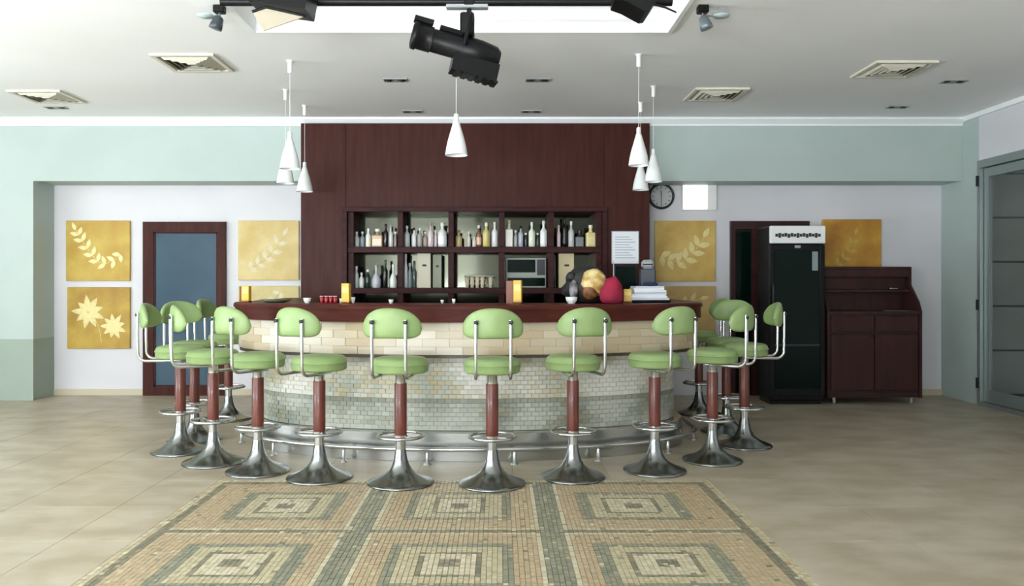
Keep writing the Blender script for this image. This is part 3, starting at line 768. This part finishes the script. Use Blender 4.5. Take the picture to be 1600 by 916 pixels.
painting(1023, 1118, 345, 440, 'gold painting of a fern-like sprig under the wall clock', ([(.1, .42), (.22, .36), (.36, .32), (.5, .36), (.62, .46), (.72, .58), (.8, .72)], .15), (214, 184, 104), (186, 148, 70), (238, 220, 152))
painting(1023, 1118, 447, 541, 'gold painting half hidden by the bar, below the fern-like sprig', ([(.2, .5), (.32, .6), (.46, .68), (.6, .74), (.74, .78)], .12), (196, 168, 108), (178, 146, 84), (226, 206, 140))
painting(1285, 1377, 343, 437, 'ochre gold painting with faint sprig above the wooden cabinet', ([(.25, .25), (.36, .34), (.46, .46), (.52, .6), (.56, .74)], .10), (204, 158, 60), (168, 112, 40), (206, 170, 86))
# ------------------------------------------------------------------ clock and lit square on the right
Yw = YR
ck = thing('wall_clock', 'round dark-rimmed wall clock with grey dial', 'clock', (px(1033, Yw), Yw, pz(307, Yw)))
Rx = Matrix.Rotation(PI / 2, 3, 'X')
MB().lathe([(.146, 0), (.15, .01), (.146, .035), (.132, .042), (.122, .03), (.122, .02)], 40, (0, 0, 0), Rx, cap=False).build('rim', mat('clock rim', (40, 42, 44), .35), ck)
dial = MB().lathe([(0.0, .018), (.125, .018)], 40, (0, 0, 0), Rx, cap=False).lathe([(.125, 0), (.125, .018)], 40, (0, 0, 0), Rx, cap=False).build('dial', mat('clock dial', (196, 198, 196), .5), ck)
tk = MB()
for k in range(12):
    a = k * PI / 6; tk.obox((.1 * math.sin(a), -.0195, .1 * math.cos(a)), (math.cos(a), 0, -math.sin(a)), (0, 1, 0), (math.sin(a), 0, math.cos(a)), .004, .0015, .011)
tk.build('hour_marks', INKD, dial)
MB().obox((-.003, -.021, .03), (1, 0, 0), (0, 1, 0), (-.08, 0, 1), .004, .001, .034).build('hour_hand', INKD, ck)
MB().obox((-.002, -.023, -.035), (1, 0, 0), (0, 1, 0), (.05, 0, 1), .003, .001, .048).build('minute_hand', INKD, ck)
lp = thing('emergency_light', 'bright white square light beside the wall clock', 'light', (px(1092, Yw), Yw, pz(329, Yw)))
MB().bbox(px(1065, Yw) - px(1092, Yw), px(1119, Yw) - px(1092, Yw), -.03, 0, 0, pz(285, Yw) - pz(329, Yw), .006).build('housing', WHITEP, lp)
MB().bbox(px(1066, Yw) - px(1092, Yw), px(1104, Yw) - px(1092, Yw), -.06, -.03, .005, .30, .008).build('diffuser', mat('lit diffuser', (255, 255, 255), .4, emit=1.0), lp)

# ------------------------------------------------------------------ drinks fridge
Yf = 8.42
fx0, fx1, ft = px(1203, Yf), px(1289, Yf), pz(353, Yf)
fw = (fx1 - fx0) / 2
fg = thing('drinks_fridge', 'black upright drinks fridge with white top sign', 'fridge', ((fx0 + fx1) / 2, Yf, 0))
MB().bbox(-fw, fw, .03, .42, .04, ft, .01).build('body', BLACK, fg)
MB().bbox(-fw + .02, fw - .02, .05, .4, 0, .04, .003).build('plinth', BLACKG, fg)
sg = MB().bbox(-fw, fw, -.02, .03, ft - .185, ft, .008).build('sign_box', WHITEP, fg)
ln = MB()
for k in range(15):
    x = -fw + .05 + k * (2 * fw - .1) / 15; ln.box(x, x + .028, -.0225, -.02, ft - .115 - .012 * (k % 3 == 1), ft - .085 + .008 * (k % 2))
ln.build('sign_lettering', INKD, sg)
dr = MB().bbox(-fw, -fw + .05, 0, .03, .1, ft - .195, .004).bbox(fw - .05, fw, 0, .03, .1, ft - .195, .004).bbox(-fw + .05, fw - .05, 0, .03, .1, .17, .004).bbox(-fw + .05, fw - .05, 0, .03, ft - .26, ft - .195, .004).build('door', BLACK, fg)
MB().box(-fw + .05, fw - .05, .012, .02, .17, ft - .26).build('pane', DARKGLASS, dr)
MB().bbox(-.03, .03, -.012, 0, ft - .235, ft - .205, .003).build('badge', GREY, dr)
MB().tube([(-fw + .025, 0, .85), (-fw + .025, -.035, .88), (-fw + .025, -.035, 1.25), (-fw + .025, 0, 1.28)], .01, 8).build('handle', GREYD, dr)
MB().box(-fw + .05, fw - .05, .005, .012, .62, .64).build('push_bar', GREYD, dr)
# pale panel standing in for a reflection in the glass
MB().box(fw - .13, fw - .07, .009, .012, ft - .47, ft - .27).build('glass_reflection', mat('painted reflection', (140, 152, 152), .5), dr)
# ------------------------------------------------------------------ wooden waiter's cabinet
Yc = 8.45
cx0, cx1 = px(1293, Yc), px(1441, Yc); cw = (cx1 - cx0) / 2
cb = thing('waiter_cabinet', 'dark wooden waiter station cabinet with raised back and casters', 'cabinet', ((cx0 + cx1) / 2, Yc, 0))
TZ, MZ = pz(417, 8.68), pz(487, Yc)
prof = [(.0, .07), (.0, MZ), (.05, MZ + .10), (.16, MZ + .22), (.22, MZ + .28), (.22, TZ), (.55, TZ), (.55, .07)]
for s_ in (-1, 1):
    x = cw * s_
    MB().prismx(prof, min(x, x - .03 * s_), max(x, x - .03 * s_)).build('side_panel', WOODK, cb)
iw = cw - .03
MB().box(-iw, iw, .52, .55, .07, TZ).build('back_panel', WOODK, cb)
MB().bbox(-iw, iw, .01, .52, MZ - .035, MZ, .004).build('worktop', WOODK, cb)
MB().bbox(-iw, iw, .22, .52, TZ - .03, TZ, .004).build('top_board', WOODK, cb)
MB().bbox(-iw, iw, .22, .24, TZ - .11, TZ - .03, .003).build('fascia_board', WOODK, cb)
MB().bbox(-iw, iw, .20, .52, MZ + .20, MZ + .23, .004).build('shelf', WOODK, cb)
MB().bbox(-iw, iw, .36, .38, MZ, MZ + .2, .003).build('inner_board', WOODK, cb)
MB().bbox(-iw, iw, .30, .32, MZ + .23, TZ - .11, .003).build('inner_board', WOODK, cb)
MB().box(-iw, iw, .02, .52, .07, .115).build('bottom_rail', WOODK, cb)
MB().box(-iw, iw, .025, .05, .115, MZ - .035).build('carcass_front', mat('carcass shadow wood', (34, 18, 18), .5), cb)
for s_ in (-1, 1):
    a, b = (-iw + .008, -.006) if s_ < 0 else (.006, iw - .008)
    w = MB().bbox(a, b, 0, .025, MZ - .215, MZ - .045, .004).build('drawer', WOODK, cb)
    MB().bbox((a + b) / 2 - .06, (a + b) / 2 + .06, -.012, 0, MZ - .06, MZ - .05, .003).build('pull', WOODD, w)
    w = MB().bbox(a, b, 0, .025, .15, MZ - .24, .004).build('door', WOODK, cb)
    MB().bbox(-.05 if s_ < 0 else .02, -.02 if s_ < 0 else .05, -.012, 0, MZ - .27, MZ - .255, .003).build('pull', WOODD, w)
    for yy in (.06, .48):
        cs = MB().lathe([(.008, 0), (.026, .002), (.026, .02), (.008, .022)], 14, (s_ * (cw - .09) - .011, yy, .026), Matrix.Rotation(PI / 2, 3, 'Y')).box(s_ * (cw - .09) - .012, s_ * (cw - .09) + .012, yy - .012, yy + .012, .045, .07)
        cs.build('caster', mat('caster grey', (176, 170, 150), .5), cb)
tagst = tag(MB().bbox(-.045, .045, -.03, .03, 0, .02, .004).build('metal_dish', BRUSH, None, (px(1400, 8.65), 8.72, MZ + .231)), 'small metal dish on the shelf of the wooden cabinet', 'dish')
tagst = tag(MB().bbox(-.16, .16, -.04, .04, 0, .008, .003).build('metal_tray', BRUSH, None, (px(1402, 8.55), 8.56, MZ + .001)), 'slim metal tray on the worktop of the wooden cabinet', 'tray')

# ------------------------------------------------------------------ pendant lamps
pend = [(713, 5.77, 'white bell pendant lamp hanging over the middle of the bar'),
        (998, 6.28, 'white bell pendant lamp over the bar curve near the clock'), (1021, 7.3, 'white bell pendant lamp hanging beside the mint header and clock'),
        (1001, 7.96, 'white bell pendant lamp nearest the back bar above the notice'),
        (453, 6.46, 'white bell pendant lamp over the bar curve near the glass door'), (446, 7.43, 'white bell pendant lamp before the faded sprig painting'),
        (476, 8.1, 'white bell pendant lamp against the unlit edge of the back bar')]
p0 = None
for xx, Yy, lbl in pend:
    if p0 is None:
        p0 = o = thing('pendant_lamp', lbl, 'lamp', group='white bell pendants over the bar')
        MB().lathe([(.018, .215), (.018, .29), (.012, .30)], 14).build('socket', WHITEP, o)
        MB().lathe([(.082, 0), (.080, .004), (.072, .06), (.058, .12), (.040, .18), (.026, .23), (.020, .25), (.018, .25), (.024, .22), (.037, .175), (.054, .12), (.068, .06), (.078, .001)], 28, cap=False).build('shade', SHADE, o)
        MB().lathe([(0, .055), (.018, .062), (.027, .085), (.02, .115), (.012, .14), (.012, .2)], 14, cap=False).build('bulb', mat('bulb', (230, 230, 225), .3), o)
        MB().tube([(0, 0, .29), (0, 0, CEIL - 2.21)], .002, 6).build('cord', WHITEP, o)
        MB().lathe([(.016, CEIL - 2.21 - .10), (.018, CEIL - 2.21 - .09), (.018, CEIL - 2.21 - .012), (.03, CEIL - 2.21)], 14).build('ceiling_rose', WHITEP, o)
    else:
        o = dup(p0); o['label'] = lbl
    o.location = (px(xx, Yy), Yy, 2.21)

# ------------------------------------------------------------------ ceiling vents and downlights
VENT = mat('vent beige', (214, 209, 192), .5); VD = mat('vent inside', (110, 104, 88), .7)
v0 = None
for xx, Yy, lbl in ((302, 6.5, 'beige square ceiling vent before the glass door side'), (75, 7.69, 'beige square ceiling vent near the pier and downlight'),
                    (1118, 7.6, 'beige square ceiling vent between the pendants and clock wall'), (1395, 6.7, 'beige square ceiling vent above the wooden cabinet side')):
    if v0 is None:
        v0 = o = thing('ceiling_vent', lbl, 'vent', group='square ceiling vents')
        s_ = .25
        f_ = MB()
        for b in ((-s_, s_, -s_, -s_ + .035), (-s_, s_, s_ - .035, s_), (-s_, -s_ + .035, -s_ + .035, s_ - .035), (s_ - .035, s_, -s_ + .035, s_ - .035)):
            f_.box(b[0], b[1], b[2], b[3], -.018, 0)
        f_.build('frame', VENT, o)
        MB().box(-s_ + .03, s_ - .03, -s_ + .03, s_ - .03, -.003, 0).build('backing', VD, o)
        for k in range(4):
            for q in range(4):
                rr = .195 - q * .045
                A = MB(); M_ = Matrix.Rotation(k * PI / 2, 3, 'Z')
                vs = [Vector(p) for p in ((-rr, -rr, -.004), (rr, -rr, -.004), (rr - .028, -rr + .028, -.026), (-rr + .028, -rr + .028, -.026),
                                          (-rr, -rr, -.006), (rr, -rr, -.006), (rr - .028, -rr + .028, -.029), (-rr + .028, -rr + .028, -.029))]
                A.add([M_ @ v for v in vs], [(0, 1, 2, 3), (7, 6, 5, 4), (0, 4, 5, 1), (1, 5, 6, 2), (2, 6, 7, 3), (3, 7, 4, 0)]); A.build('louvre', VENT, o)
    else: o = dup(v0); o['label'] = lbl
    o.location = (px(xx, Yy), Yy, CEIL)
d0 = None
DCUP = mat('lamp cup', (24, 24, 24), .3)
for xx, Yy, lbl in ((618, 7.07, 'twin square downlight before the back bar, glass door side, outer row'), (840, 7.07, 'twin square downlight before the back bar, clock side, outer row'),
                    (645, 8.38, 'twin square downlight close to the back bar, glass door side'), (830, 8.38, 'twin square downlight close to the back bar, clock side'),
                    (88, 8.19, 'twin square downlight near the pier beside the vent'), (1402, 8.16, 'twin square downlight above the wooden cabinet by the cornice'),
                    (1490, 7.12, 'twin square downlight nearest the glazed aluminium door')):
    if d0 is None:
        d0 = o = thing('downlight', lbl, 'downlight', group='twin ceiling downlights')
        f_ = MB().box(-.105, .105, -.055, -.045, -.008, 0).box(-.105, .105, .045, .055, -.008, 0).box(-.105, -.095, -.045, .045, -.008, 0).box(.095, .105, -.045, .045, -.008, 0).box(-.022, .022, -.045, .045, -.008, 0)
        f_.build('frame', GREY, o)
        for s_ in (-1, 1):
            MB().box(s_ * .0585 - .0365, s_ * .0585 + .0365, -.045, .045, -.003, 0).build('cup', DCUP, o)
            MB().lathe([(.022, -.014), (.03, -.004), (.03, -.003)], 14, (s_ * .0585, 0, 0)).build('lamp', DCUP, o)
    else: o = dup(d0); o['label'] = lbl
    o.location = (px(xx, Yy), Yy, CEIL)

# ------------------------------------------------------------------ stage lighting bar
YS = 4.6
bz = pz(3, YS)
lb = thing('lighting_bar', 'black horizontal lighting bar below the ceiling recess', 'lighting bar', (px(730, YS), YS, 0))
MB().tube([(px(345, YS) - px(730, YS), 0, bz), (px(1050, YS) - px(730, YS), 0, bz)], .024, 12).build('tube', BLACK, lb)
MB().bbox(-.12, .12, -.03, .03, bz - .04, bz - .02, .003).build('track_clip', GREY, lb)
for xx in (460, 960):
    MB().tube([(px(xx, YS) - px(730, YS), 0, bz), (px(xx, YS) - px(730, YS), 0, CT)], .012, 8).build('hanger', BLACK, lb)
# main profile spot: axis from the lens (left, up) to the lamp house (right, down)
ps = thing('profile_spotlight', 'black profile stage spotlight hanging from the lighting bar', 'stage light', (px(733, YS), YS, bz))
A = Vector((px(645, YS) - px(733, YS), -.05, pz(58, YS) - bz)); B = Vector((px(768, YS) - px(733, YS), .05, pz(86, YS) - bz))
ax = (B - A).normalized(); Lg = (B - A).length
Mz = ax.to_track_quat('Z', 'Y').to_matrix()
MB().lathe([(.062, 0), (.078, .004), (.080, .03), (.072, .034), (.072, .11), (.076, .115)], 24, A, Mz).build('lens_tube', BLACK, ps)
MB().lathe([(0, -.004), (.06, -.002), (.062, .002)], 24, A, Mz, cap=False).build('lens', DARKGLASS, ps)
MB().lathe([(.066, .11), (.066, .28), (.078, .29), (.078, .40), (.066, Lg + .02), (.045, Lg + .045)], 20, A, Mz).build('barrel', BLACK, ps)
up = (Vector((0, 0, 1)) - ax * ax.z).normalized(); sd = ax.cross(up)
lh = MB().obox(A + ax * (Lg * .82) - up * .095, ax, sd, up, .135, .06, .05).build('lamp_house', BLACK, ps)
fins = MB()
for k in range(6):
    fins.obox(A + ax * (Lg * .62 + k * .045) - up * .147, ax, sd, up, .014, .058, .006)
fins.build('cooling_fins', BLACK, lh)
MB().obox(A + ax * (Lg * .5) + up * .083, ax, sd, up, .09, .02, .012).build('shutter_rail', BLACK, ps)
MB().obox(A + ax * .05 + up * .093, ax, sd, up, .055, .03, .014).build('gel_clip', BLACK, ps)
MB().obox(A + ax * .14 + up * .02 - sd * .072, ax, sd, up, .06, .004, .008).build('focus_knob', GREY, ps)
pv = A + ax * (Lg * .62)
yk = MB()
for s_ in (-1, 1):
    yk.tube([Vector((0, 0, -.075)), Vector((0, 0, -.08)) + sd * (.05 * s_), Vector((.0, 0, -.1)) + sd * (.088 * s_), pv + sd * (.088 * s_)], .012, 8)
yk.build('yoke', BLACK, ps)
MB().tube([(0, 0, -.08), (0, 0, -.02)], .014, 10).bbox(-.03, .03, -.032, .032, -.03, .04, .006).build('clamp', BLACK, ps)
MB().bbox(-.05, .03, -.05, .05, -.20, -.07, .01).build('hanging_bracket', BLACK, ps)
# two flood lights at the ends of the bar
GEL = mat('frosted gel', (172, 162, 142), .6)
fl = thing('flood_light', 'black stage flood with a beige filter flap on the lighting bar', 'stage light', (px(440, YS), YS, bz))
k = YS / F
def q(x, y, yy=-.14): return (px(x, YS + yy) - px(440, YS), yy, pz(y, YS + yy) - bz)
MB().prism([(q(398, -10)[0], q(0, -10)[2]), (q(398, 12)[0], q(0, 12)[2]), (q(484, 24)[0], q(0, 24)[2]), (q(490, -10)[0], q(0, -10)[2])], -.25, -.03).build('housing', BLACK, fl)
MB().add([q(394, 17, -.26), q(416, 11, -.255), q(478, 25, -.20), q(412, 48, -.22), q(394, 18, -.25), q(416, 12, -.245), q(478, 26, -.19), q(412, 49, -.21)],
         [(0, 1, 2, 3), (7, 6, 5, 4), (0, 4, 5, 1), (1, 5, 6, 2), (2, 6, 7, 3), (3, 7, 4, 0)]).build('filter_flap', GEL, fl)
MB().tube([q(394, 18, -.26), q(416, 11, -.255), q(478, 25, -.2)], .008, 6).build('flap_frame', BLACK, fl)
MB().tube([q(440, -3, -.06), q(440, -3, -.02)], .012, 8).build('clamp', BLACK, fl)
f2 = thing('flood_light', 'black angular stage flood at the clock-side end of the lighting bar', 'stage light', (px(995, YS), YS, bz))
def q(x, y, yy=-.14): return (px(x, YS + yy) - px(995, YS), yy, pz(y, YS + yy) - bz)
P_ = [q(958, -12), q(958, 6), q(975, 12), q(1003, 27), q(1010, 26), q(1022, 8), q(1026, -12)]
MB().prism([(p[0], p[2]) for p in P_], -.24, -.03).build('housing', BLACK, f2)
MB().add([q(1022, 5, -.22), q(1040, 10, -.22), q(1057, 18, -.22), q(1057, 21, -.22), q(1038, 13, -.22), q(1022, 9, -.22),
          q(1022, 5, -.06), q(1040, 10, -.06), q(1057, 18, -.06), q(1057, 21, -.06), q(1038, 13, -.06), q(1022, 9, -.06)],
         [(0, 1, 2, 3, 4, 5), (11, 10, 9, 8, 7, 6)] + [(i, i + 6, (i + 1) % 6 + 6, (i + 1) % 6) for i in range(6)]).build('barn_door', BLACK, f2)
MB().tube([q(990, -3, -.06), q(990, -3, -.02)], .012, 8).build('clamp', BLACK, f2)
# small ceiling spots
SG = mat('spot grey', (120, 132, 138), .35, .5)
for xx, Yy, s_, lbl in ((343, 5.17, -1, 'small grey ceiling spot with disc arm, glass door side of the recess'), (1098, 5.17, 1, 'small grey ceiling spot with disc arm, clock side of the recess')):
    sp = thing('ceiling_spot', lbl, 'spotlight', (px(xx, Yy), Yy, CEIL), 0, 'small ceiling spots')
    MB().bbox(-.035, .035, -.03, .03, -.05, 0, .006).build('mount', BLACK, sp)
    MB().tube([(0, 0, -.04), (0, 0, -.085)], .008, 8).build('stem', SG, sp)
    MB().lathe([(.018, 0), (.03, .01), (.04, .06), (.042, .085), (.036, .085)], 18, (0, 0, -.07), Matrix.Rotation(PI - .35 * s_, 3, 'Y')).build('head', SG if s_ > 0 else mat('spot dark', (60, 66, 70), .35), sp)
    MB().lathe([(0, 0), (.05, .003), (.055, .012), (0, .016)], 20, (s_ * .09 if s_ < 0 else .12, 0, -.075), cap=False).build('disc', mat('disc grey', (176, 192, 194), .4), sp)
    MB().tube([(0, 0, -.065), (s_ * .09, 0, -.068)], .005, 6).build('arm', SG, sp)
